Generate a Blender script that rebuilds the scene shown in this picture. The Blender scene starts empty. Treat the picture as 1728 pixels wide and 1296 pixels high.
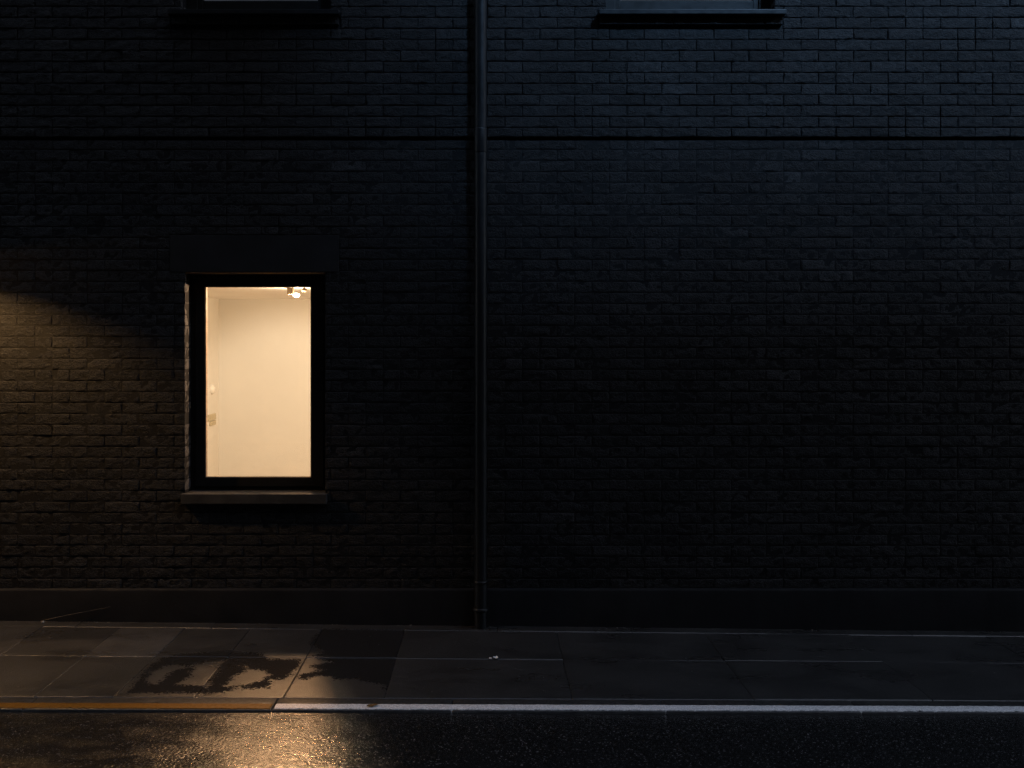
import bpy, bmesh, math, random
import numpy as np
from mathutils import Vector
random.seed(7); rng = np.random.default_rng(7)
R = math.radians
SC = bpy.context.scene; COL = SC.collection

# ---------------------------------------------------------------- camera, sky, sun, exposure
CH, CD, FPX = 1.9665, 7.0, 1690.0            # eye height, distance to the wall face, focal length in photo pixels
cam = bpy.data.cameras.new('camera'); co = bpy.data.objects.new('camera', cam); COL.objects.link(co)
co.location = (0, -CD, CH); co.rotation_euler = (R(90), 0, 0)
cam.sensor_width = 36; cam.lens = 36*FPX/1728
cam.shift_x = (864-825)/1728; cam.shift_y = -(648-580)/1728
cam.clip_end = 500
SC.camera = co
SUN_EL, SUN_AZ = 37, 31                      # the glow comes over the low roof opposite, from the right behind the camera
w = bpy.data.worlds.new('World'); SC.world = w; w.use_nodes = True
nt = w.node_tree; bg = nt.nodes['Background']
sky = nt.nodes.new('ShaderNodeTexSky'); sky.sky_type = 'NISHITA'; sky.sun_disc = False
sky.sun_elevation = R(SUN_EL); sky.sun_rotation = R(180-SUN_AZ)
sky.air_density = 1.0; sky.dust_density = 0.6; sky.ozone_density = 2.0
hs = nt.nodes.new('ShaderNodeHueSaturation'); hs.inputs['Saturation'].default_value = .68
nt.links.new(sky.outputs[0], hs.inputs['Color']); nt.links.new(hs.outputs[0], bg.inputs[0]); bg.inputs[1].default_value = 0.15
sun = bpy.data.lights.new('dusk_sun', 'SUN'); so = bpy.data.objects.new('dusk_sun', sun); COL.objects.link(so)
sun.energy = 3.3; sun.angle = R(9); sun.color = (0.30, 0.58, 1.0)
d = Vector((math.sin(R(SUN_AZ))*math.cos(R(SUN_EL)), -math.cos(R(SUN_AZ))*math.cos(R(SUN_EL)), math.sin(R(SUN_EL))))
so.rotation_euler = d.to_track_quat('Z', 'Y').to_euler()
SC.view_settings.view_transform = 'Standard'; SC.view_settings.look = 'None'
SC.view_settings.exposure = 1.0; SC.view_settings.gamma = 1
SC.render.engine = 'CYCLES'
cy = SC.cycles; cy.use_denoising = True; cy.denoising_prefilter = 'NONE'; cy.max_bounces = 8; cy.diffuse_bounces = 6; cy.glossy_bounces = 4
cy.transparent_max_bounces = 8; cy.sample_clamp_indirect = .8; cy.blur_glossy = 0.3; cy.caustics_reflective = False

# ---------------------------------------------------------------- helpers
def tag(o, label=None, cat=None, group=None, kind=None):
    for k, v in (('label', label), ('category', cat), ('group', group), ('kind', kind)):
        if v: o[k] = v
    return o
def empty(name, loc=(0, 0, 0)):
    o = bpy.data.objects.new(name, None); COL.objects.link(o); o.location = loc; return o
def link(name, me, mats, parent=None):
    o = bpy.data.objects.new(name, me); COL.objects.link(o)
    for m in (mats if isinstance(mats, (list, tuple)) else [mats]): me.materials.append(m)
    if parent is not None:
        o.parent = parent; o.matrix_parent_inverse = parent.matrix_world.inverted() if False else o.matrix_parent_inverse
        p = parent
        off = Vector((0, 0, 0))
        while p is not None: off += Vector(p.location); p = p.parent
        me.transform(__import__('mathutils').Matrix.Translation(-off))
    return o
class MB:                                     # a pile of boxes, tubes and grids that becomes one mesh object
    def __init__(s): s.v = []; s.f = []; s.m = []; s.sm = []
    def add(s, vs, fs, m=0, smooth=False):
        n = len(s.v); s.v += [tuple(v) for v in vs]; s.f += [tuple(i+n for i in f) for f in fs]
        s.m += [m]*len(fs); s.sm += [smooth]*len(fs); return s
    def box(s, x0, x1, y0, y1, z0, z1, m=0, bev=0.0):
        if bev > 0:
            bm = bmesh.new(); bmesh.ops.create_cube(bm, size=1)
            for v in bm.verts: v.co = Vector(((x0+x1)/2+v.co.x*(x1-x0), (y0+y1)/2+v.co.y*(y1-y0), (z0+z1)/2+v.co.z*(z1-z0)))
            bmesh.ops.bevel(bm, geom=bm.edges[:], offset=bev, segments=2, affect='EDGES', profile=.6)
            bm.verts.index_update(); s.add([v.co[:] for v in bm.verts], [[v.index for v in f.verts] for f in bm.faces], m); bm.free(); return s
        vs = [(x, y, z) for x in (x0, x1) for y in (y0, y1) for z in (z0, z1)]
        return s.add(vs, [(0, 1, 3, 2), (4, 6, 7, 5), (0, 4, 5, 1), (2, 3, 7, 6), (0, 2, 6, 4), (1, 5, 7, 3)], m)
    def lathe(s, prof, c=(0, 0, 0), n=40, axis='z', m=0, smooth=True):
        vs = []; fs = []; k = len(prof)
        for i in range(n):
            a = 2*math.pi*i/n
            for r, h in prof:
                p = (r*math.cos(a), r*math.sin(a), h)
                if axis == 'y': p = (p[0], h, p[1])
                if axis == 'x': p = (h, p[0], p[1])
                vs.append((c[0]+p[0], c[1]+p[1], c[2]+p[2]))
        for i in range(n):
            for j in range(k-1):
                a0 = i*k+j; b0 = ((i+1) % n)*k+j
                fs.append((a0, b0, b0+1, a0+1))
        return s.add(vs, fs, m, smooth)
    def tube(s, pts, rad, n=10, m=0):
        pts = [Vector(p) for p in pts]; vs = []; fs = []
        for i, p in enumerate(pts):
            t = (pts[min(i+1, len(pts)-1)]-pts[max(i-1, 0)]).normalized()
            u = t.cross(Vector((0, 0, 1)) if abs(t.z) < .9 else Vector((1, 0, 0))).normalized(); v = t.cross(u)
            r = rad[i] if isinstance(rad, (list, tuple)) else rad
            for k in range(n):
                a = 2*math.pi*k/n; vs.append(p+(u*math.cos(a)+v*math.sin(a))*r)
        for i in range(len(pts)-1):
            for k in range(n):
                fs.append((i*n+k, i*n+(k+1) % n, (i+1)*n+(k+1) % n, (i+1)*n+k))
        fs.append(tuple(range(n))[::-1]); fs.append(tuple((len(pts)-1)*n+k for k in range(n)))
        return s.add(vs, fs, m, True)
    def build(s, name, mats, parent=None, attrs=None):
        me = bpy.data.meshes.new(name); me.from_pydata(s.v, [], s.f); me.update()
        me.polygons.foreach_set('material_index', s.m); me.polygons.foreach_set('use_smooth', s.sm)
        return link(name, me, mats, parent)
def np_mesh(name, V, F, mats, parent=None, smooth=True, attrs={}, mi=None):   # quads only
    me = bpy.data.meshes.new(name); F = np.asarray(F, np.int32)
    me.vertices.add(len(V)); me.vertices.foreach_set('co', np.asarray(V, np.float32).ravel())
    me.loops.add(F.size); me.loops.foreach_set('vertex_index', F.ravel())
    me.polygons.add(len(F)); me.polygons.foreach_set('loop_start', np.arange(len(F), dtype=np.int32)*4)
    me.polygons.foreach_set('use_smooth', np.full(len(F), smooth))
    for k, a in attrs.items():
        at = me.attributes.new(k, 'FLOAT', 'POINT'); at.data.foreach_set('value', np.asarray(a, np.float32))
    me.update(calc_edges=True); me.validate()
    o = link(name, me, mats, parent)
    if mi is not None: me.polygons.foreach_set('material_index', np.asarray(mi, np.int32))
    return o
def W(px, py, Y):                              # photo pixel -> point at depth Y
    return ((px-825)*(CD+Y)/FPX, Y, CH-(py-580)*(CD+Y)/FPX)
def G(px, py):                                 # photo pixel -> pavement X, Y
    Y = -CD+FPX*CH/(py-580); return (px-825)*(CD+Y)/FPX, Y
def gz(X, Y):                                  # the street falls gently to the right
    t = np.clip(-np.asarray(Y)/1.525, 0, 1); return (-.011+.0075*t)*np.asarray(X)

# ---------------------------------------------------------------- materials
class Mat:
    def __init__(s, name, base=(.5, .5, .5), rough=.5, spec=.5, metal=0):
        s.m = bpy.data.materials.new(name); s.m.use_nodes = True; s.nt = s.m.node_tree; s.b = s.nt.nodes['Principled BSDF']
        s.set('Base Color', (*base, 1)); s.set('Roughness', rough); s.set('Specular IOR Level', spec); s.set('Metallic', metal)
        s.tc = s.nt.nodes.new('ShaderNodeTexCoord').outputs['Object']
    def set(s, k, v):
        if hasattr(v, 'node'): s.nt.links.new(v, s.b.inputs[k])
        else: s.b.inputs[k].default_value = v
    def n(s, t, **kw):
        x = s.nt.nodes.new(t)
        for k, v in kw.items(): setattr(x, k, v)
        return x
    def inp(s, node, k, v):
        if v is None: return
        if hasattr(v, 'node'): s.nt.links.new(v, node.inputs[k])
        else: node.inputs[k].default_value = v
    def noise(s, scale, detail=2, rough=.5, vec=None, dist=0):
        x = s.n('ShaderNodeTexNoise'); s.inp(x, 'Vector', vec or s.tc); s.inp(x, 'Scale', scale); s.inp(x, 'Detail', detail)
        s.inp(x, 'Roughness', rough); s.inp(x, 'Distortion', dist); return x.outputs['Fac']
    def voro(s, scale, feature='F1', vec=None, out='Distance'):
        x = s.n('ShaderNodeTexVoronoi', feature=feature); s.inp(x, 'Vector', vec or s.tc); s.inp(x, 'Scale', scale); return x.outputs[out]
    def math(s, op, a, b=0.0, c=None, clamp=False):
        x = s.n('ShaderNodeMath', operation=op, use_clamp=clamp); s.inp(x, 0, a); s.inp(x, 1, b); s.inp(x, 2, c); return x.outputs[0]
    def ramp(s, f, a, b, lo=0.0, hi=1.0, smooth=True):
        x = s.n('ShaderNodeMapRange', interpolation_type='SMOOTHSTEP' if smooth else 'LINEAR')
        s.inp(x, 0, f); s.inp(x, 1, a); s.inp(x, 2, b); s.inp(x, 3, lo); s.inp(x, 4, hi); return x.outputs[0]
    def mix(s, f, a, b):
        x = s.n('ShaderNodeMix', data_type='RGBA'); s.inp(x, 0, f)
        s.inp(x, 6, a if hasattr(a, 'node') else (*a, 1)); s.inp(x, 7, b if hasattr(b, 'node') else (*b, 1)); return x.outputs[2]
    def scale(s, c, f):
        x = s.n('ShaderNodeVectorMath', operation='SCALE'); s.inp(x, 0, c); s.inp(x, 3, f); return x.outputs[0]
    def attr(s, name):
        x = s.n('ShaderNodeAttribute', attribute_name=name); return x.outputs['Fac']
    def mapped(s, sc):
        x = s.n('ShaderNodeMapping'); s.inp(x, 'Vector', s.tc); s.inp(x, 'Scale', sc); return x.outputs[0]
    def bump(s, h, dist, strength=1.0, prev=None):
        x = s.n('ShaderNodeBump'); s.inp(x, 'Height', h); s.inp(x, 'Distance', dist); s.inp(x, 'Strength', strength)
        if prev: s.inp(x, 'Normal', prev)
        s.set('Normal', x.outputs[0]); return x.outputs[0]

def make_brick_mat():
    k = Mat('black_painted_brick', rough=.5, spec=.12)
    tone = k.attr('tone')
    big = k.noise(1.1, 3); fine = k.noise(38, 4, .6)
    chip = k.ramp(k.noise(16, 3, .6), .66, .72)
    c = k.mix(k.ramp(fine, .3, .7), (.0105, .0102, .0105), (.019, .0184, .0184))
    c = k.mix(k.math('MULTIPLY', chip, .35), c, (.034, .030, .026))
    c = k.scale(c, k.math('MULTIPLY', tone, k.ramp(big, .3, .7, .8, 1.2)))
    k.set('Base Color', c)
    k.set('Roughness', k.ramp(k.noise(24, 3), .3, .7, .38, .62))
    v = k.mapped((1, 1, 1.3))
    b = k.bump(k.noise(58, 6, .68, v, .6), .017, .85)
    k.bump(k.noise(170, 3, .6), .004, .6, b)
    return k.m
def make_mortar_mat():
    k = Mat('black_painted_mortar', rough=.7, spec=.08)
    k.set('Base Color', k.mix(k.noise(20, 3), (.0085, .0085, .0089), (.016, .0155, .0155)))
    k.bump(k.noise(120, 4), .004, .5); return k.m
def make_render_mat():
    k = Mat('dark_smooth_render', rough=.6, spec=.1)
    c = k.mix(k.ramp(k.noise(3, 5, .6), .3, .7), (.010, .010, .0107), (.0155, .015, .0155))
    k.set('Base Color', c); k.set('Roughness', k.ramp(k.noise(9, 4), .3, .7, .5, .75))
    b = k.bump(k.noise(14, 4, .6), .006, .35); k.bump(k.noise(180, 3), .0012, .5, b); return k.m
def make_stone_mat():
    k = Mat('black_painted_stone_sill', rough=.5, spec=.2)
    k.set('Base Color', k.mix(k.ramp(k.noise(9, 5, .65), .3, .7), (.026, .025, .0235), (.046, .043, .040)))
    k.set('Roughness', k.ramp(k.noise(25, 3), .3, .7, .4, .65))
    b = k.bump(k.noise(40, 4, .6), .003, .4); k.bump(k.noise(260, 2), .0008, .5, b); return k.m
def simple(name, base, rough, spec=.5, metal=0, var=.25, scale=12, bump=.0006):
    k = Mat(name, base, rough, spec, metal)
    c2 = tuple(min(1, x*(1+var)) for x in base); c1 = tuple(x*(1-var) for x in base)
    k.set('Base Color', k.mix(k.ramp(k.noise(scale, 4, .6), .3, .7), c1, c2))
    k.set('Roughness', k.ramp(k.noise(scale*2.3, 3), .3, .7, max(.03, rough*.8), min(1, rough*1.2)))
    if bump: k.bump(k.noise(scale*8, 3), bump, .5)
    return k.m
def make_glass(name, tint=(1, 1, 1), extra=0.0):
    m = bpy.data.materials.new(name); m.use_nodes = True; nt = m.node_tree; nt.nodes.clear()
    o = nt.nodes.new('ShaderNodeOutputMaterial'); mx = nt.nodes.new('ShaderNodeMixShader')
    t = nt.nodes.new('ShaderNodeBsdfTransparent'); g = nt.nodes.new('ShaderNodeBsdfGlossy'); f = nt.nodes.new('ShaderNodeFresnel')
    t.inputs[0].default_value = (*tint, 1); g.inputs['Roughness'].default_value = .01; f.inputs[0].default_value = 1.5
    a = nt.nodes.new('ShaderNodeMath'); a.operation = 'MULTIPLY_ADD'; a.use_clamp = True; a.inputs[1].default_value = 1.7; a.inputs[2].default_value = extra
    nt.links.new(f.outputs[0], a.inputs[0]); nt.links.new(a.outputs[0], mx.inputs[0])
    nt.links.new(t.outputs[0], mx.inputs[1]); nt.links.new(g.outputs[0], mx.inputs[2]); nt.links.new(mx.outputs[0], o.inputs[0])
    return m
def emit(name, col, s):
    m = bpy.data.materials.new(name); m.use_nodes = True; b = m.node_tree.nodes['Principled BSDF']
    b.inputs['Base Color'].default_value = (.8, .8, .8, 1)
    b.inputs['Emission Color'].default_value = (*col, 1); b.inputs['Emission Strength'].default_value = s; return m

def make_paving_mat():
    k = Mat('wet_stone_paving', spec=.5); k.set('IOR', 1.8)
    tone = k.attr('tone'); wet0 = k.attr('wet')
    grain = k.math('SUBTRACT', k.noise(70, 5, .7), .5)
    med = k.math('SUBTRACT', k.noise(9, 4, .6, k.mapped((1, 1.6, 1))), .5)
    wet = k.math('ADD', wet0, k.math('ADD', k.math('MULTIPLY', grain, 2.0), k.math('MULTIPLY', med, .7)))
    wet = k.ramp(wet, .38, .62)
    dry_c = k.mix(k.ramp(k.noise(55, 6, .7), .3, .7), (.019, .0182, .0178), (.034, .0325, .031))
    dry_c = k.scale(dry_c, k.math('MULTIPLY', tone, k.ramp(k.noise(2.2, 4), .3, .7, .75, 1.2)))
    k.set('Base Color', k.mix(wet, dry_c, (.016, .0153, .015)))
    sheen = k.ramp(k.noise(1.6, 3, .5, k.mapped((1, 2.2, 1))), .42, .66)
    r = k.ramp(sheen, 0, 1, .38, .27)
    r = k.math('ADD', k.math('MULTIPLY', r, k.math('SUBTRACT', 1, wet)), k.math('MULTIPLY', wet, .13))
    k.set('Roughness', r); k.set('Specular IOR Level', k.ramp(wet, 0, 1, .42, .5))
    dryf = k.ramp(wet, 0, 1, 1, .12)
    b = k.bump(k.noise(140, 4, .7), .0046, k.math('MULTIPLY', dryf, .5)); k.bump(k.noise(18, 3), .006, k.math('MULTIPLY', dryf, .3), b)
    return k.m
def make_asphalt_mat():
    k = Mat('wet_asphalt', spec=.5); k.set('IOR', 1.8)
    agg = k.voro(62, 'F1'); n1 = k.noise(95, 5, .75); patch = k.ramp(k.noise(4.2, 6, .68, k.mapped((1, 1.5, 1)), .3), .37, .63)
    st = k.voro(150, 'F1', out='Color')
    c = k.mix(k.ramp(n1, .35, .7), (.006, .006, .0062), (.016, .0155, .015))
    sp = k.n('ShaderNodeSeparateColor'); k.nt.links.new(st, sp.inputs[0])
    c = k.mix(k.ramp(sp.outputs[0], .945, .95), c, (.075, .074, .072))  # sparse pale cells painted in as glints on the wet road
    k.set('Base Color', k.scale(c, k.ramp(patch, 0, 1, .75, 1.1)))
    k.set('Roughness', k.ramp(patch, 0, 1, .245, .165))
    h = k.math('ADD', k.math('MULTIPLY', k.math('SUBTRACT', 1, agg), .6), k.math('MULTIPLY', n1, .7))
    b = k.bump(h, .005, k.ramp(patch, 0, 1, .55, .4)); k.bump(k.noise(9, 3, .5), .012, .12, b)
    return k.m
def make_line_mat(name, c, wear):
    k = Mat(name, rough=.55, spec=.15)
    g = k.ramp(k.noise(120, 4, .7), .36, .62); p = k.ramp(k.noise(7, 5, .7), .60, .74)
    col = k.mix(g, tuple(x*.55 for x in c), c); col = k.mix(k.math('MULTIPLY', p, wear), col, (.03, .028, .026))
    k.set('Base Color', col); k.set('Roughness', k.ramp(k.noise(60, 3), .3, .7, .35, .65)); k.bump(k.noise(210, 4), .003, .7); return k.m

def glow_panel_mat():
    k = Mat('pale_glow_panel', (.8, .82, .85), .8, .2); k.set('Emission Color', (.72, .84, 1, 1)); k.set('Emission Strength', k.ramp(k.noise(3.5, 2), .3, .7, .014, .026)); return k.m  # faint emission stands in for dusk sky reflected in the upper panes
M = dict(brick=make_brick_mat(), mortar=make_mortar_mat(), render=make_render_mat(), stone=make_stone_mat(),
         paving=make_paving_mat(), asphalt=make_asphalt_mat(),
         white=make_line_mat('white_line_paint', (.80, .78, .765), .6), yellow=make_line_mat('yellow_line_paint', (.19, .082, .007), .6),
         frame=simple('black_window_frame', (.011, .0105, .010), .42, .15, 0, .2, 6), bead=simple('bronze_glazing_bead', (.30, .23, .16), .4, .5, 0, .15, 30),
         pipe=simple('black_pipe_paint', (.009, .009, .0097), .4, .22, 0, .25, 9), kerb=simple('dark_kerb_stone', (.03, .029, .028), .42, .45, 0, .35, 25, .003),
         lintel=simple('smooth_black_lintel', (.020, .0197, .0204), .6, .1, 0, .15, 5),
         plaster=simple('warm_white_plaster', (.81, .79, .745), .85, .2, 0, .02, 1.5, 0), ceiling=simple('white_ceiling_paint', (.85, .82, .77), .85, .2, 0, .02, 1.5, 0),
         floor=simple('pale_wood_floor', (.5, .38, .26), .5, .4, 0, .2, 4), fixture=simple('beige_fixture', (.40, .30, .19), .5, .4, 0, .1, 8),
         switch=simple('grey_green_switch', (.56, .49, .34), .5, .4, 0, .1, 30), dome=simple('white_plastic', (.85, .83, .78), .25, .5, 0, .03, 8),
         soffit=simple('lightened_soffit', (.20, .145, .10), .8, .2, 0, .2, 20), glass=make_glass('clear_glass'), dark_glass=make_glass('dusk_glass', (.8, .83, .85), .03),
         glow_panel=glow_panel_mat(), void=simple('dark_room', (.02, .02, .022), .8, .2, 0, .1, 4, 0), paper=simple('white_paper', (.8, .8, .8), .7, .3, 0, .05, 60),
         leaf=simple('brown_leaf', (.16, .085, .025), .6, .3, 0, .4, 90), twig=simple('pale_twig', (.14, .11, .075), .7, .3, 0, .2, 60),
         grit=simple('pale_grit', (.22, .20, .17), .8, .3, 0, .5, 50), lamp_black=simple('black_lamp_metal', (.02, .02, .02), .4, .5, 0, .1, 10),
         bulb=emit('lit_bulb', (1, .80, .52), 12), street_bulb=emit('lit_street_bulb', (1, .62, .30), 20),
         far=simple('dark_far_brick', (.05, .045, .042), .7, .3, 0, .3, 3), roof=simple('dark_slate', (.03, .03, .034), .6, .4, 0, .3, 5))

# ---------------------------------------------------------------- ground, road, pavement, kerb
def patch(x0, x1, y0, y1, res, z_off=0.0, edge=.003, tilt=(0, 0), jag=.0):
    """a sheet following the fall of the street, with rounded sunk edges and, if edge, a skirt"""
    nx = max(2, int(round((x1-x0)/res))); ny = max(2, int(round((y1-y0)/res)))
    e = min(.005, (x1-x0)/8, (y1-y0)/8)
    xs = np.concatenate([[x0], np.linspace(x0+e, x1-e, nx), [x1]]); ys = np.concatenate([[y0], np.linspace(y0+e, y1-e, ny), [y1]])
    X, Y = np.meshgrid(xs, ys); Z = gz(X, Y)+z_off
    Z = Z+tilt[0]*(X-(x0+x1)/2)+tilt[1]*(Y-(y0+y1)/2)
    b = np.zeros_like(Z); b[0] = b[-1] = 1; b[:, 0] = b[:, -1] = 1
    Z = Z-b*edge
    if jag: X = X+b*rng.normal(0, jag, X.shape); Y = Y+b*rng.normal(0, jag, X.shape)
    V = np.stack([X, Y, Z], -1).reshape(-1, 3); n, m = X.shape
    i = np.arange(n-1)[:, None]*m+np.arange(m-1)[None]; F = np.stack([i, i+1, i+m+1, i+m], -1).reshape(-1, 4)
    ring = np.concatenate([np.arange(m), np.arange(1, n)*m+m-1, (n-1)*m+np.arange(m-2, -1, -1), np.arange(n-2, 0, -1)*m])
    k = len(V); low = V[ring].copy(); low[:, 2] -= .03
    r = np.arange(len(ring)); F2 = np.stack([ring, k+r, k+(r+1) % len(r), np.roll(ring, -1)], -1)
    return np.concatenate([V, low]), np.concatenate([F, F2])
def joined(ps):
    V = []; F = []; n = 0
    for v, f in ps: V.append(v); F.append(f+n); n += len(v)
    return np.concatenate(V), np.concatenate(F)

KERB0, KERB1, LINE0, LINE1 = -1.448, -1.630, -1.546, -1.620
me = MB(); me.add([(-60, -60, -.16), (60, -60, -.16), (60, 40, -.16), (-60, 40, -.16)], [(0, 1, 2, 3)])
tag(me.build('ground', M['asphalt']), kind='structure')

xs = np.concatenate([np.linspace(-30, -5, 10)[:-1], np.linspace(-5, 5, 160), np.linspace(5, 30, 10)[1:]])
ys = np.concatenate([np.linspace(-14, -6, 10)[:-1], np.linspace(-6, KERB1+.005, 70)])
X, Y = np.meshgrid(xs, ys); Z = gz(X, Y)-.015+.002*np.sin(X*1.7+Y*2.1)
V = np.stack([X, Y, Z], -1).reshape(-1, 3); n, m = X.shape
i = np.arange(n-1)[:, None]*m+np.arange(m-1)[None]; F = np.stack([i, i+1, i+m+1, i+m], -1).reshape(-1, 4)
tag(np_mesh('road', V, F, M['asphalt']), kind='structure')

# wet areas on the pavement, traced in plan
Z8 = lambda pts: [G(180+x/4.547, 1060+y/4.547) for x, y in pts]
WET = [Z8([(150, 515), (300, 330), (420, 245), (600, 215), (850, 200), (1180, 205), (1250, 250), (1490, 252), (1440, 330), (1400, 390), (1330, 400), (1250, 400), (1235, 465), (1040, 470), (1000, 462), (880, 500), (740, 512), (400, 505)]),
       [G(*p) for p in [(523, 1090), (545, 1102), (530, 1110), (558, 1119), (525, 1124), (541, 1132), (503, 1141), (511, 1149), (534, 1141), (560, 1143), (567, 1149), (600, 1147), (622, 1152), (650, 1158), (660, 1182), (690, 1182), (705, 1064), (540, 1064)]]]
DRY = [Z8([(310, 410), (345, 350), (440, 310), (560, 300), (650, 312), (500, 345), (430, 412), (370, 445), (320, 440)]),
       Z8([(530, 445), (620, 395), (665, 325), (640, 300), (780, 270), (915, 262), (762, 468), (740, 452)]),
       Z8([(890, 452), (950, 405), (985, 370), (1060, 345), (1018, 300), (1045, 285), (1105, 322), (1200, 340), (1245, 370), (1220, 400), (1130, 430), (1000, 450), (920, 463)])]
def sdf(P, poly):
    poly = np.array(poly); A = poly; B = np.roll(poly, -1, 0); dmin = np.full(len(P), 1e9); ins = np.zeros(len(P), bool)
    for a, b in zip(A, B):
        ab = b-a; t = np.clip(((P-a)@ab)/(ab@ab), 0, 1); q = a+t[:, None]*ab; dmin = np.minimum(dmin, np.hypot(*(P-q).T))
        c = (a[1] > P[:, 1]) != (b[1] > P[:, 1])
        xi = (b[0]-a[0])*(P[:, 1]-a[1])/(b[1]-a[1]+1e-12)+a[0]; ins ^= c & (P[:, 0] < xi)
    return np.where(ins, -dmin, dmin)
def wetness(V):
    P = V[:, :2]; w = np.zeros(len(P)); near = (P[:, 0] > -3) & (P[:, 0] < .6)
    Q = P[near]
    if len(Q):
        s = np.minimum(sdf(Q, WET[0]), sdf(Q, WET[1]))
        for dpoly in DRY: s = np.maximum(s, -sdf(Q, dpoly))
        w[near] = np.clip(.5-s/.11, -.25, 1.3)
    far = ~near; w[far] = .1
    w[P[:, 0] > -.577] = .1
    return w

rows = [(-.006, -.1425), (-.147, -.7505), (-.755, KERB0)]
joints = {0: [-5, -3.9, -2.83, -1.9, -1.15, -.59, .06, .98, 1.9, 2.9, 3.9, 5],
          1: [-5.2, -4.1, -3.05, -2.52, -2.077, -1.63, -1.1385, -.577, .462, 1.471, 2.46, 3.4, 4.3, 5.2],
          2: [-5.2, -4.1, -3.05, -2.52, -2.077, -1.63, -1.1385, -.577, .462, 1.471, 2.46, 3.4, 4.3, 5.2]}
light = {(1, 3): 1.75, (1, 2): .95, (2, 3): .95, (2, 2): .9}
ps = []; tones = []
for ri, (ya, yb) in enumerate(rows):
    js = joints[ri]
    for k in range(len(js)-1):
        a, b = js[k]+.0022, js[k+1]-.0022
        fine = -2.7 < (a+b)/2 < .2 and ri > 0
        v, f = patch(a, b, yb, ya, .011 if fine else .05, tilt=(rng.normal(0, .0016), rng.normal(0, .002)), z_off=rng.normal(0, .0009), edge=.0009, jag=.0009)
        ps.append((v, f)); u_ = rng.uniform(.82, 1.15); t = light.get((ri, k), u_); tones.append(np.full(len(v), t))
for side in (-1, 1):                          # the pavement runs on past the frame
    for k in range(20):
        a = 5.2+k*1.0
        v, f = patch(*sorted((side*a, side*(a+.994))), KERB0, -.006, .5, tilt=(0, 0)); ps.append((v, f)); tones.append(np.full(len(v), rng.uniform(.8, 1.15)))
V, F = joined(ps); n0 = len(V)
V2, F2 = patch(-26, 26, KERB0-.004, .02, 1.0, z_off=-.008)
V = np.concatenate([V, V2]); F = np.concatenate([F, F2+n0]); tones.append(np.full(len(V2), .6))
wt = wetness(V); wt[n0:] = .3
tag(np_mesh('pavement', V, F, M['paving'], attrs=dict(tone=np.concatenate(tones), wet=wt)), kind='structure')
ps = []; kj = [-26, -12, -7, -5.3, -4.35, -3.44, -2.5, G(462, 1192)[0], -.2, .95, 2.0, 3.05, 4.0, 5.0, 7, 12, 26]
for a, b in zip(kj[:-1], kj[1:]): ps.append(patch(a+.003, b-.003, KERB1, KERB0-.004, .08, edge=.005, z_off=-.001+rng.normal(0, .0006)))
V, F = joined(ps); tag(np_mesh('kerb', V, F, M['kerb']), kind='structure')
def stripe(name, xa, xb, mat, label, cat):
    v, f = patch(xa, xb, LINE1, LINE0, .012, z_off=.0032, edge=.0012, jag=.0022)
    v = v[:len(v)]; v[:, 0] += np.where(v[:, 1] < (LINE0+LINE1)/2, 0, 0)
    return tag(np_mesh(name, v, f, mat), label, cat)
xm = G(462, 1190)[0]
stripe('yellow_line', -5.2, xm-.008, M['yellow'], 'worn yellow painted line along the kerb below the lit window, ending at a dark joint', 'road line')
stripe('white_line', xm+.014, 5.2, M['white'], 'long white painted line along the kerb edge, running from the yellow line past the drainpipe', 'road line')

# ---------------------------------------------------------------- the building
bld = empty('brick_building')
tag(bld, 'black painted brick building with one lit window, plinth and stone sills beside the wet pavement', 'building')
PL = .256                                      # plinth top
SEAM, PITCH, LEN = W(0, 234, 0)[2], 18.56*7/FPX, .2433
X0j = (29.6-825)*7/FPX
LW = dict(x0=-2.125, x1=-1.143, z0=.850, z1=2.468)           # lit window opening, sill included below
UP = [dict(c=432, w=253, s=289), dict(c=1165, w=284, s=316)]
UW = []
for u in UP:
    cx = (u['c']-825)*7/FPX; hw = u['w']/2*7/FPX
    UW.append(dict(x0=cx-hw, x1=cx+hw, z0=4.277, z1=5.85, sx0=cx-u['s']/2*6.93/FPX, sx1=cx+u['s']/2*6.93/FPX))
LINT = dict(x0=W(287, 0, 0)[0], x1=W(572, 0, 0)[0], z0=LW['z1'], z1=W(0, 397, 0)[2])
holes = [(LW['x0'], LW['x1'], LW['z0']+.004, LW['z1'])]+[(u['x0'], u['x1'], u['z0']-.07, u['z1']) for u in UW]
skip = holes+[(LINT['x0']-.003, LINT['x1']+.003, LINT['z0'], LINT['z1']+.003)]+[(u['sx0']-.002, u['sx1']+.002, u['z0']-.115, u['z0']+.002) for u in UW]
skip += [(LW['x0']-.012, LW['x1']+.012, LW['z0'], LW['z0']+.073)]
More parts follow.
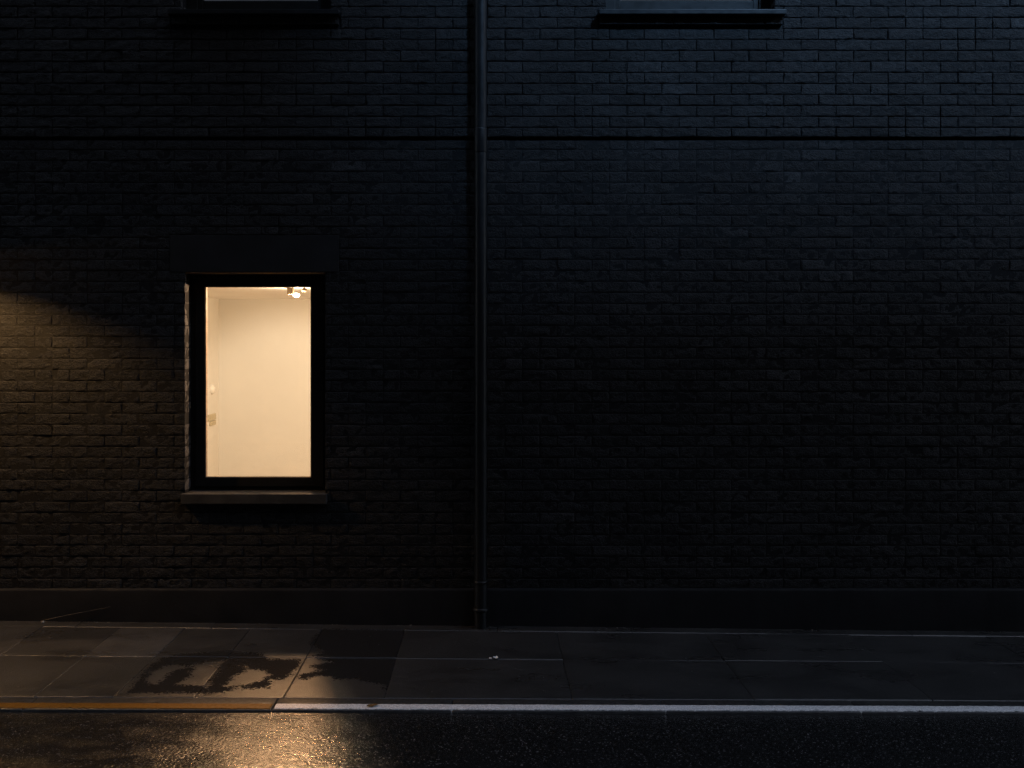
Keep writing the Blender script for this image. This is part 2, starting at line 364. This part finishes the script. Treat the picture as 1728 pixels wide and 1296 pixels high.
# core: mortar-faced wall with real openings
DEP = .30; MY = .0024
def core():
    xs = sorted({-14, 14, *[h[0] for h in holes], *[h[1] for h in holes]})
    zs = sorted({-.3, 9.0, SEAM-.013, SEAM+.013, *[h[2] for h in holes], *[h[3] for h in holes]})
    mb = MB()
    inh = lambda x, z: any(h[0] < x < h[1] and h[2] < z < h[3] for h in holes)
    slot = lambda z: abs(z-SEAM) < .013
    for i in range(len(xs)-1):
        for j in range(len(zs)-1):
            a, b, c, e = xs[i], xs[i+1], zs[j], zs[j+1]
            if inh((a+b)/2, (c+e)/2): continue
            y = .085 if slot((c+e)/2) else MY
            mb.add([(a, y, c), (b, y, c), (b, y, e), (a, y, e)], [(0, 1, 2, 3)])
            mb.add([(a, DEP, c), (b, DEP, c), (b, DEP, e), (a, DEP, e)], [(3, 2, 1, 0)])
    for z, up in ((SEAM-.013, 1), (SEAM+.013, 0)):
        q = [(-14, MY, z), (14, MY, z), (14, .085, z), (-14, .085, z)]; mb.add(q, [(0, 1, 2, 3) if up else (3, 2, 1, 0)])
    for x0, x1, z0, z1 in holes:
        for q in ([(x0, MY, z0), (x0, DEP, z0), (x0, DEP, z1), (x0, MY, z1)], [(x1, MY, z1), (x1, DEP, z1), (x1, DEP, z0), (x1, MY, z0)],
                  [(x0, MY, z1), (x0, DEP, z1), (x1, DEP, z1), (x1, MY, z1)], [(x0, MY, z0), (x1, MY, z0), (x1, DEP, z0), (x0, DEP, z0)]): mb.add(q, [(0, 1, 2, 3)])
    mb.add([(-14, MY, 9), (14, MY, 9), (14, DEP, 9), (-14, DEP, 9)], [(0, 1, 2, 3)])
    return mb
def sub(rects, h):
    out = []
    for a, b, c, e in rects:
        if h[1] <= a or h[0] >= b or h[3] <= c or h[2] >= e: out.append((a, b, c, e)); continue
        if h[0] > a: out.append((a, h[0], c, e))
        if h[1] < b: out.append((h[1], b, c, e))
        m0, m1 = max(a, h[0]), min(b, h[1])
        if h[2] > c: out.append((m0, m1, c, h[2]))
        if h[3] < e: out.append((m0, m1, h[3], e))
    return out
bV, bF, bT = [], [], []; cnt = 0
def brick(u0, u1, v0, v1, fr, tone, rough=1.0, edges=(1, 1)):
    """one hand-cut brick face in the frame fr = (origin, U, V, N)"""
    global cnt
    w, h = u1-u0, v1-v0
    if w < .018 or h < .014: return
    e = min(.0045, w/5, h/5)
    nu = max(3, int(w/.017)); nv = max(3, int(h/.013))
    us = np.concatenate([[u0, u0], np.linspace(u0+e, u1-e, nu), [u1, u1]]); vs = np.concatenate([[v0, v0], np.linspace(v0+e, v1-e, nv), [v1, v1]])
    U, Vv = np.meshgrid(us, vs); n, m = U.shape
    ring = np.zeros((n, m), int); ring[1:-1, 1:-1] = 1; ring[2:-2, 2:-2] = 2
    D = np.choose(ring, [-.007, -.0015, 0.0]).astype(float)
    nz = rng.normal(0, 1, (n, m)); nz = (nz+np.roll(nz, 1, 1)+np.roll(nz, 1, 0)+np.roll(nz, (1, 1), (0, 1)))/2
    D = D+np.where(ring == 2, nz*.0021*rough, np.where(ring == 1, nz*.0007*rough, 0))
    D = D+(U-(u0+u1)/2)*rng.normal(0, .008)+(Vv-(v0+v1)/2)*rng.normal(0, .013)+rng.normal(0, .0007)
    j = rng.normal(0, .0009*rough, (n, m, 2)); j[0] = j[1]; j[-1] = j[-2]; j[:, 0] = j[:, 1]; j[:, -1] = j[:, -2]
    U = U+j[..., 0]; Vv = Vv+j[..., 1]
    O, Ux, Vx, N = (np.array(q, float) for q in fr)
    P = O+U[..., None]*Ux+Vv[..., None]*Vx+D[..., None]*N
    i = np.arange(n-1)[:, None]*m+np.arange(m-1)[None]; f = np.stack([i, i+1, i+m+1, i+m], -1).reshape(-1, 4)
    if np.dot(np.cross(Ux, Vx), N) < 0: f = f[:, ::-1]
    bV.append(P.reshape(-1, 3)); bF.append(f+cnt); bT.append(np.full(n*m, tone)); cnt += n*m
FRONT_UP = ((0, -.006, 0), (1, 0, 0), (0, 0, 1), (0, -1, 0)); FRONT = ((0, 0, 0), (1, 0, 0), (0, 0, 1), (0, -1, 0))
J = .0029                                      # half a joint
for ci in range(-22, 43):
    zt = SEAM-ci*PITCH; zb = zt-PITCH
    if zt < PL: continue
    zb = max(zb, PL-.02)
    tt = zt-(J if ci != 0 else .013); bb = zb+(J if ci != -1 else .013)
    off = X0j+(LEN/2 if ci % 2 else 0)
    k0 = int(math.floor((-6.0-off)/LEN))
    for k in range(k0, k0+50):
        a = off+k*LEN; parts = [(a, a+LEN)]
        if rng.random() < .10: parts = [(a, a+LEN/2), (a+LEN/2, a+LEN)]
        for p, q in parts:
            q0, q1 = p+.0027+rng.normal(0, .0008), q-.0027+rng.normal(0, .0008)
            tone = float(np.clip(rng.lognormal(0, .15), .65, 1.5))*(rng.uniform(1.2, 1.5) if rng.random() < .05 else 1)
            rects = [(q0, q1, bb+rng.normal(0, .0005), tt+rng.normal(0, .0005))]
            for h in skip: rects = sub(rects, h)
            for r in rects: brick(*r, FRONT if ci >= 0 else FRONT_UP, tone)
# bricks lining the jambs, bare-brick tone raised so they read as lit
def jambs(h, z0, z1, y1):
    for x, N in ((h['x0'], (1, 0, 0)), (h['x1'], (-1, 0, 0))):
        ci = 0
        for ci in range(-22, 43):
            zt = SEAM-ci*PITCH; zb = zt-PITCH
            if zt < z0 or zb > z1: continue
            a, b = max(zb+.0018, z0), min(zt-.0018, z1)
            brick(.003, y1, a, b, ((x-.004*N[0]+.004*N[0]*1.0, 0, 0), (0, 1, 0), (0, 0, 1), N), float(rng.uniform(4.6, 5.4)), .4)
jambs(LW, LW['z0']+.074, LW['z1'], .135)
for u in UW: jambs(u, u['z0'], u['z1'], .115)
# projecting header course below each upper sill
for u in UW:
    n = 10; wd = (u['sx1']-u['sx0']-.02)/n
    for k in range(n):
        a = u['sx0']+.01+k*wd
        z0, z1 = u['z0']-.088, u['z0']-.036
        brick(a+.003, a+wd-.003, z0, z1, ((0, -.035, 0), (1, 0, 0), (0, 0, 1), (0, -1, 0)), float(rng.uniform(.7, 1.2)), .8)
c = core()
for u in UW: c.box(u['sx0']+.012, u['sx1']-.012, -.028, MY, u['z0']-.088, u['z0']-.036)
nb = len(c.v); CV = np.array(c.v); CF = np.array(c.f)
V = np.concatenate([np.concatenate(bV), CV]); F = np.concatenate([np.concatenate(bF), CF+cnt])
mi = np.concatenate([np.zeros(len(F)-len(CF)), np.ones(len(CF))])
wall = np_mesh('wall', V, F, [M['brick'], M['mortar']], bld, True, dict(tone=np.concatenate(bT+[np.ones(nb)])), mi)
sm = np.ones(len(F), bool); sm[-len(CF):] = False; wall.data.polygons.foreach_set('use_smooth', sm)
# plinth with a weathered top edge
mb = MB(); nx = 260; xs = np.linspace(-14, 14, nx)
xs = np.concatenate([np.linspace(-14, -4.5, 8)[:-1], np.linspace(-4.5, 4.5, 300), np.linspace(4.5, 14, 8)[1:]])
prof = [(-.027, -.25), (-.027, PL-.014), (-.024, PL-.005), (-.018, PL), (.012, PL+.004)]
P = []
for x in xs:
    jx = rng.normal(0, .0006); P.append([(x, y+jx*(k < 4), z+(rng.normal(0, .0008) if k in (2, 3) else 0)) for k, (y, z) in enumerate(prof)])
P = np.array(P); n, m = P.shape[:2]
i = np.arange(n-1)[:, None]*m+np.arange(m-1)[None]; F = np.stack([i, i+m, i+m+1, i+1], -1).reshape(-1, 4)
np_mesh('plinth', P.reshape(-1, 3), F, M['render'], bld, True)

# the lit window
FY = .130
def frame_ring(mb, x0, x1, z0, z1, t, y0, y1, bev=.003, tb=None):
    tl, tr, tt_, bt = t if isinstance(t, tuple) else (t, t, t, t)
    mb.box(x0, x0+tl, y0, y1, z0, z1, bev=bev); mb.box(x1-tr, x1, y0, y1, z0, z1, bev=bev)
    mb.box(x0+tl-.001, x1-tr+.001, y0+.0015, y1, z1-tt_, z1, bev=bev); mb.box(x0+tl-.001, x1-tr+.001, y0+.0015, y1, z0, z0+bt, bev=bev)
gx0, gx1 = (349-825)*7.15/FPX, (525.5-825)*7.15/FPX; gz0, gz1 = CH-(804-580)*7.15/FPX, CH-(485-580)*7.15/FPX
SZ = .923
mb = MB(); frame_ring(mb, LW['x0']+.002, LW['x1']-.002, SZ-.004, LW['z1']-.0065, (.035, .035, .035, .030), FY+.012, .205)
frame_ring(mb, LW['x0']+.034, LW['x1']-.034, SZ+.027, LW['z1']-.034, (gx0-LW['x0']-.034-.006, LW['x1']-.034-gx1-.002, LW['z1']-.034-gz1-.006, gz0-SZ-.027-.006), FY, .19)
win = mb.build('window', M['frame'], bld)
mb = MB(); frame_ring(mb, gx0-.0065, gx1+.0025, gz0-.0065, gz1+.0065, .0065, FY+.006, .165, bev=.001); mb.build('glazing_bead', M['bead'], win)
mb = MB(); mb.add([(gx0, .152, gz0), (gx1, .152, gz0), (gx1, .152, gz1), (gx0, .152, gz1)], [(0, 1, 2, 3)]); mb.build('pane', M['glass'], win)
mb = MB(); sx0, sx1 = -2.139, -1.127
mb.box(sx0, sx1, -.052, -.0005, .852, SZ, bev=.005); mb.box(LW['x0']+.003, LW['x1']-.003, -.002, .16, .854, SZ-.0015, bev=.002); mb.build('sill', M['stone'], win)
mb = MB(); mb.box(LINT['x0'], LINT['x1'], -.0035, .128, LINT['z0']+.0005, LINT['z1'], bev=.003); mb.build('lintel', M['lintel'], win)
mb = MB(); mb.box(LW['x0']+.006, LW['x1']-.006, .002, .127, LW['z1']-.006, LW['z1']-.0005); mb.build('soffit', M['soffit'], win)  # strip added below the lintel, coloured pale to look lit by the window
# the room behind it
mb = MB(); rx0, rx1, ry0, ry1, rz0, rz1 = -2.698, .35, .305, 3.0, .1, 2.412
mb.add([(rx0, ry1, rz0), (rx1, ry1, rz0), (rx1, ry1, rz1), (rx0, ry1, rz1)], [(3, 2, 1, 0)])
mb.add([(rx0, ry0, rz0), (rx0, ry1, rz0), (rx0, ry1, rz1), (rx0, ry0, rz1)], [(3, 2, 1, 0)])
mb.add([(rx1, ry0, rz0), (rx1, ry1, rz0), (rx1, ry1, rz1), (rx1, ry0, rz1)], [(0, 1, 2, 3)])
for q in ((rx0, LW['x0'], rz0, rz1), (LW['x1'], rx1, rz0, rz1), (LW['x0'], LW['x1'], rz0, LW['z0']), (LW['x0'], LW['x1'], 2.40, rz1)):
    mb.add([(q[0], ry0, q[2]), (q[1], ry0, q[2]), (q[1], ry0, q[3]), (q[0], ry0, q[3])], [(0, 1, 2, 3)])
mb.add([(rx0, ry0, rz0), (rx1, ry0, rz0), (rx1, ry1, rz0), (rx0, ry1, rz0)], [(0, 1, 2, 3)], 1)
mb.add([(rx0, ry0, rz1), (rx1, ry0, rz1), (rx1, ry1, rz1), (rx0, ry1, rz1)], [(3, 2, 1, 0)], 2)
mb.box(rx0, rx1, ry1-.014, ry1-.001, rz0, rz0+.1)
mb.build('room', [M['plaster'], M['floor'], M['ceiling']], bld)
mb = MB(); mb.box(LW['x0']+.004, LW['x1']-.004, .19, .33, SZ-.03, SZ+.03, bev=.003); mb.build('inner_sill', M['ceiling'], bld)
for s in (LW['x0'], LW['x1']):
    pass
# upper windows
for k, u in enumerate(UW):
    mb = MB(); y0 = .10
    frame_ring(mb, u['x0']+.002, u['x1']-.002, u['z0']-.002, u['z1']-.002, (.075, .075, .07, .045), y0+.02, .20)
    frame_ring(mb, u['x0']+.074, u['x1']-.074, u['z0']+.040, u['z1']-.07, (.04, .04, .04, .092), y0+.03, .18)
    mb.box(u['x0']+.07, u['x1']-.07, y0+.03, .18, (u['z0']+u['z1'])/2-.025, (u['z0']+u['z1'])/2+.025, bev=.003)
    uw = mb.build('window', M['frame'], bld)
    mb = MB(); mb.box(u['x0']+.085, u['x1']-.085, .181, .19, u['z0']+.06, u['z1']-.08); mb.build('glow_panel', M['glow_panel'], uw)  # panel added behind the glass, glowing like reflected sky
    mb = MB(); mb.add([(u['x0']+.1, .15, u['z0']+.12), (u['x1']-.1, .15, u['z0']+.12), (u['x1']-.1, .15, u['z1']-.09), (u['x0']+.1, .15, u['z1']-.09)], [(0, 1, 2, 3)]); mb.build('pane', M['dark_glass'], uw)
    mb = MB(); mb.box(u['sx0'], u['sx1'], -.088, -.0005, u['z0']-.034, u['z0'], bev=.005); mb.box(u['x0']+.003, u['x1']-.003, -.002, .15, u['z0']-.032, u['z0']-.0015); mb.build('sill', M['pipe'], uw)
    mb = MB(); a, b = u['x0']-.2, u['x1']+.2
    mb.add([(a, .9, 3.5), (b, .9, 3.5), (b, .9, 6.1), (a, .9, 6.1)], [(3, 2, 1, 0)]); mb.add([(a, .31, 3.5), (a, .9, 3.5), (a, .9, 6.1), (a, .31, 6.1)], [(3, 2, 1, 0)])
    mb.add([(b, .31, 3.5), (b, .9, 3.5), (b, .9, 6.1), (b, .31, 6.1)], [(0, 1, 2, 3)]); mb.add([(a, .31, 6.1), (b, .31, 6.1), (b, .9, 6.1), (a, .9, 6.1)], [(3, 2, 1, 0)])
    mb.build('dark_room', M['void'], bld)
# roof cap so no light leaks down behind the wall
mb = MB(); mb.box(-14.2, 14.2, -.15, 8, 9.0, 9.25); mb.build('roof', M['roof'], bld)
mb = MB(); mb.box(-14, 14, 7.7, 8, -.3, 8.998); mb.box(-14, -13.7, .302, 7.698, -.3, 8.998); mb.box(13.7, 14, .302, 7.698, -.3, 8.998); mb.build('outer_wall', M['render'], bld)

# ---------------------------------------------------------------- drainpipe
pc = (-.057, -.070); r = .0432
dp = empty('drainpipe', (pc[0], pc[1], float(gz(pc[0], pc[1]))))
tag(dp, 'black round drainpipe running the full height of the brick wall down to the pavement', 'drainpipe')
Pz = lambda py: CH-(py-580)*(7+pc[1])/FPX
mb = MB(); mb.lathe([(r, Pz(1028)), (r, Pz(600)), (r, Pz(220)), (r, 8.9)], (pc[0], pc[1], 0), 48); mb.build('pipe', M['pipe'], dp)
mb = MB(); mb.lathe([(r*.7, Pz(258)), (r+.002, Pz(258)), (r+.003, Pz(257)), (r+.003, Pz(219)), (r+.002, Pz(217)), (r*.9, Pz(216.5))], (pc[0], pc[1], 0), 48); mb.build('socket', M['pipe'], dp)
mb = MB(); mb.lathe([(r*.9, Pz(984)), (r+.004, Pz(984)), (r+.005, Pz(982)), (r+.004, Pz(979.5)), (r*.9, Pz(979))], (pc[0], pc[1], 0), 48); mb.build('ring', M['pipe'], dp)
mb = MB(); mb.lathe([(r*.9, Pz(1031)), (r+.008, Pz(1031)), (r+.0115, Pz(1029.5)), (r+.0105, Pz(1027.5)), (r+.008, Pz(1025.5)), (r*.95, Pz(1024.5))], (pc[0], pc[1], 0), 48); mb.build('collar', M['pipe'], dp)
mb = MB(); mb.lathe([(r*.97, float(gz(*pc))-.02), (r*.97, Pz(1031))], (pc[0], pc[1], 0), 48); mb.build('foot', M['pipe'], dp)
for py in (238, 900):
    mb = MB(); z = Pz(py); mb.box(pc[0]-.012, pc[0]+.012, pc[1]+r-.004, .004, z-.015, z+.015, bev=.002); mb.build('bracket', M['pipe'], dp)

# ---------------------------------------------------------------- things in the room
cl = empty('ceiling_lamp', W(497, 485, .89)[:2]+(rz1,))
tag(cl, 'small lit ceiling lamp inside the room, at the top right of the window', 'ceiling lamp')
bx, by = W(490, 0, .89)[0], .89; Zc = lambda py: CH-(py-580)*7.89/FPX
mb = MB(); mb.box(bx-.022, bx+.024, by-.02, by+.03, Zc(497), rz1-.001, bev=.003); mb.build('mount', M['fixture'], cl)
px_ = W(500, 0, .89)[0]; zb_ = Zc(498)
mb = MB(); mb.lathe([(.0001, -.016), (.014, -.014), (.024, -.008), (.027, 0), (.024, .008), (.014, .014), (.0001, .016)], (px_, by, zb_), 20); mb.build('bulb', M['bulb'], cl)
hx = W(514, 0, .89)[0]
mb = MB(); mb.lathe([(.0001, -.022), (.012, -.021), (.014, -.018), (.014, .018), (.012, .021), (.0001, .022)], (hx, by, Zc(489.5)), 24, 'x'); mb.box(hx-.006, hx+.006, by-.006, by+.006, Zc(488), rz1-.001); mb.build('lamp_head', M['fixture'], cl)
def pt(name, loc, e, col, rad, typ='POINT', **kw):
    l = bpy.data.lights.new(name, typ); l.energy = e; l.color = col; l.shadow_soft_size = rad
    for k, v in kw.items(): setattr(l, k, v)
    o = bpy.data.objects.new(name, l); COL.objects.link(o); o.location = loc; return o
WARM = (1, .77, .52)
def parent_keep(o, p):
    o.location = Vector(o.location)-Vector(p.location); o.parent = p
    return o
l1 = parent_keep(pt('bulb_light', (px_, by, zb_-.03), 10, WARM, .02), cl)
l3 = parent_keep(pt('window_spot_light', (hx+.005, by+.06, zb_-.03), 128, (1, .53, .235), .055, 'SPOT', spot_size=R(42), spot_blend=1), cl)
l3.rotation_euler = Vector((-.42, 2.85, 2.3)).to_track_quat('Z', 'Y').to_euler()
l2 = parent_keep(pt('spot_light', (hx+.05, by+.02, zb_-.04), 44, (1, .84, .62), .06, 'SPOT', spot_size=R(66), spot_blend=.6), cl)
l2.rotation_euler = Vector((.6, -2.1, 1.25)).to_track_quat('Z', 'Y').to_euler()
# an unseen lamp added deeper in the room as warm fill
cl2 = empty('ceiling_lamp', (-.35, 1.9, rz1))
tag(cl2, 'added unseen fill lamp deeper in the bright room, behind the right window jamb', 'ceiling lamp')
mb = MB(); mb.lathe([(.03, 0), (.03, -.03), (.045, -.04), (.045, -.10), (.0001, -.10)], (-.35, 1.9, rz1), 24); mb.build('lamp_head', M['fixture'], cl2)
parent_keep(pt('room_light', (-.35, 1.9, rz1-.14), 15, (1, .66, .36), .05), cl2)
cl3 = empty('ceiling_lamp', (-.98, .52, rz1))  # unseen lamp put in to light the left jamb
tag(cl3, 'added unseen lamp close behind the window head, lighting the left brick jamb', 'ceiling lamp')
mb = MB(); mb.lathe([(.03, 0), (.03, -.02), (.04, -.03), (.04, -.07), (.0001, -.07)], (-.98, .52, rz1), 24); mb.build('lamp_head', M['fixture'], cl3)
l4 = parent_keep(pt('jamb_light', (-.98, .52, rz1-.10), 130, (1, .62, .34), .02, 'SPOT', spot_size=R(82), spot_blend=.7), cl3)
l4.rotation_euler = Vector((1.145, .47, .42)).to_track_quat('Z', 'Y').to_euler()
sy = [9.64-7, 9.86-7]
def plate(name, xa, y0, y1, z0, z1, mat, label, cat):
    mb = MB(); mb.box(rx0+.001, rx0+xa, y0, y1, z0, z1, bev=.002)
    o = mb.build(name, mat); tag(o, label, cat); return o
plate('wall_switch', .012, 2.60, 2.86, 1.222, 1.282, M['switch'], 'wide beige switch plate on the lit room wall, upper of the two plates', 'switch')
plate('socket_plate', .012, 2.66, 2.86, 1.172, 1.214, M['switch'], 'small olive plate on the lit room wall just below the wider switch', 'socket')
mb = MB(); mb.lathe([(.05, 0), (.05, .01), (.04, .025), (.022, .036), (.0001, .04)], (rx0, 2.74, W(358, 657, 2.74)[2]), 24, 'x')
tag(mb.build('wall_sensor', M['dome']), 'small white rounded fitting high above the switches on the lit room wall', 'sensor')

# ---------------------------------------------------------------- street lamp fixed to the wall just outside the frame
LX, LY, RIM, RR = -3.66, -.60, 2.53, .15
wl = empty('wall_lamp', (LX, 0, 2.95)); tag(wl, 'black hooded wall lamp casting the warm light on the bricks, out of frame', 'wall lamp')
mb = MB(); mb.lathe([(RR, 0), (RR+.002, .004), (.11, .10), (.05, .17), (.03, .22), (.0001, .23)], (LX, LY, RIM), 40)
mb.lathe([(RR, 0), (.106, .096), (.046, .165), (.0001, .18)], (LX, LY, RIM), 40); mb.build('hood', M['lamp_black'], wl)
mb = MB(); mb.tube([(LX, LY, RIM+.22), (LX, LY, RIM+.36), (LX, LY+.06, RIM+.44), (LX, LY+.16, RIM+.46), (LX, -.01, RIM+.42)], .014, 12); mb.lathe([(.06, -.012), (.06, -.03), (.03, -.04), (.0001, -.04)], (LX, 0, RIM+.42), 24, 'y'); mb.build('arm', M['lamp_black'], wl)
mb = MB(); mb.lathe([(.0001, -.03), (.02, -.02), (.026, 0), (.02, .02), (.0001, .03)], (LX, LY, RIM+.125), 20); mb.build('bulb', M['street_bulb'], wl)
parent_keep(pt('lamp_light', (LX, LY, RIM+.083), 66, (1, .575, .22), .028), wl)
parent_keep(pt('rim_light', (LX+.02, LY+.03, RIM-.022), 1.2, (1, .56, .23), .008), wl)

# ---------------------------------------------------------------- unseen buildings opposite, behind the camera, sized to block sky and sun
def opposite(name, x0, x1, h, y0, y1, label):
    b = empty(name, ((x0+x1)/2, (y0+y1)/2, -.1)); tag(b, label, 'building')
    mb = MB(); mb.box(x0, x1, y0, y1, -.1, h); mb.build('wall', M['far'], b)
    mb = MB(); mb.box(x0-.15, x1+.15, y0-.15, y1+.15, h+.002, h+.35); mb.build('roof', M['roof'], b)
    x = x0+1.2; 
    while x < x1-2:
        if not -6 < x < 16: x += 2.6; continue
        z = 1.0
        while z < h-2:
            mb = MB(); frame_ring(mb, x, x+1.1, z, z+1.6, .07, y1+.001, y1+.06); f = mb.build('window', M['frame'], b)
            mb = MB(); mb.box(x+.06, x+1.04, y1+.002, y1+.02, z+.06, z+1.54); mb.build('pane', M['void'], f); z += 3.2
        x += 2.6
opposite('tall_shading_building', -70, 7.6, 34, -22, -12.5, 'unseen tall dark brick building across the street, added to shade the wall')
opposite('low_shading_building', 7.8, 70, 14.4, -22, -12.5, 'unseen lower dark brick building across the street, added to shape the dusk light')

# ---------------------------------------------------------------- small things on the ground
def scrap(name, px, py, w, h, mat, label, cat, curl=.006, ang=0., shape='paper', zo=.0):
    x, y = G(px, py); n = 9; V = []; F = []
    for a in range(n):
        for b in range(n):
            u, v = a/(n-1)*2-1, b/(n-1)*2-1
            if shape == 'leaf': uu = u; vv = v*max(.04, (1-u*u)**.8)*(1+.25*math.sin(u*9))
            else: uu = u*(1-.2*v*v)+rng.normal(0, .04); vv = v*(1-.15*u)+rng.normal(0, .04)
            X_ = uu*w/2; Y_ = vv*h/2; ca, sa = math.cos(ang), math.sin(ang)
            gx, gy = x+X_*ca-Y_*sa, y+X_*sa+Y_*ca
            V.append((gx, gy, float(gz(gx, gy))+zo+.003+curl*(u*u*.8+v*v*.5+.5*abs(math.sin(u*3+v*2)))))
    for a in range(n-1):
        for b in range(n-1): F.append((a*n+b, (a+1)*n+b, (a+1)*n+b+1, a*n+b+1))
    nb = len(V); V += [(p[0], p[1], p[2]-.0012) for p in V]; F += [tuple(i+nb for i in f[::-1]) for f in F]
    mb = MB(); mb.add(V, F, 0, True); o = mb.build(name, mat); tag(o, label, cat); return o
scrap('paper_scrap', 836.5, 1112, .028, .034, M['paper'], 'larger crumpled white paper scrap on the dark paving near the drainpipe', 'paper scrap', .008, .3)
scrap('paper_scrap', 827.5, 1112.4, .013, .018, M['paper'], 'tiny white paper fleck just beside the larger scrap near the drainpipe', 'paper scrap', .004, 1.)
scrap('dead_leaf', 626, 1194, .045, .034, M['leaf'], 'brown withered leaf lying on the white painted line', 'leaf', .004, .25, 'leaf', .004)
scrap('dead_leaf', 634, 1192.6, .026, .022, M['leaf'], 'small brown leaf curled beside the other leaf on the white line', 'leaf', .005, -.4, 'leaf', .004)
x, y = G(73, 1048.5)
mb = MB(); p0 = Vector((W(69, 1044, -.045)[0], -.05, float(gz(-3.2, 0))+.006)); p1 = Vector((W(186, 1023, -.03)[0], -.031, W(186, 1023, -.03)[2]))
pts = [p0.lerp(p1, t)+Vector((0, -.004*math.sin(t*3.1), .003*math.sin(t*5))) for t in np.linspace(0, 1, 14)]
mb.tube(pts, [(.0022-.0016*t) for t in np.linspace(0, 1, 14)], 6)
tag(mb.build('dry_twig', M['twig']), 'thin pale dry twig leaning against the plinth below the lamp-lit bricks', 'twig')
def stone(mb, x, y, s, zo=0):
    bm = bmesh.new(); bmesh.ops.create_icosphere(bm, subdivisions=1, radius=1); z = float(gz(x, y))
    f = [s*rng.uniform(.6, 1.2), s*rng.uniform(.6, 1.2), s*rng.uniform(.4, .8)]
    vs = [(x+v.co.x*f[0]*rng.uniform(.8, 1.2), y+v.co.y*f[1]*rng.uniform(.8, 1.2), z+zo+f[2]*.6+v.co.z*f[2]) for v in bm.verts]
    mb.add(vs, [[v.index for v in q.verts] for q in bm.faces]); bm.free()
mb = MB(); stone(mb, W(73, 0, -.06)[0], -.065, .013); tag(mb.build('pebble', M['grit']), 'pale pebble at the foot of the plinth beside the dry twig', 'pebble')
mb = MB()
for k in range(420):                            # grit gathered along the foot of the wall
    stone(mb, rng.uniform(-4.2, 4.4), -.03-abs(rng.normal(0, .014)), rng.uniform(.0012, .0038)*(1.5 if rng.random() < .06 else 1))
for k in range(170):
    stone(mb, rng.uniform(-4.2, 4.4), rng.uniform(-1.42, -.08), rng.uniform(.0012, .0028))
tag(mb.build('grit', M['grit']), 'fine pale grit scattered along the foot of the plinth and over the paving', 'grit', kind='stuff')
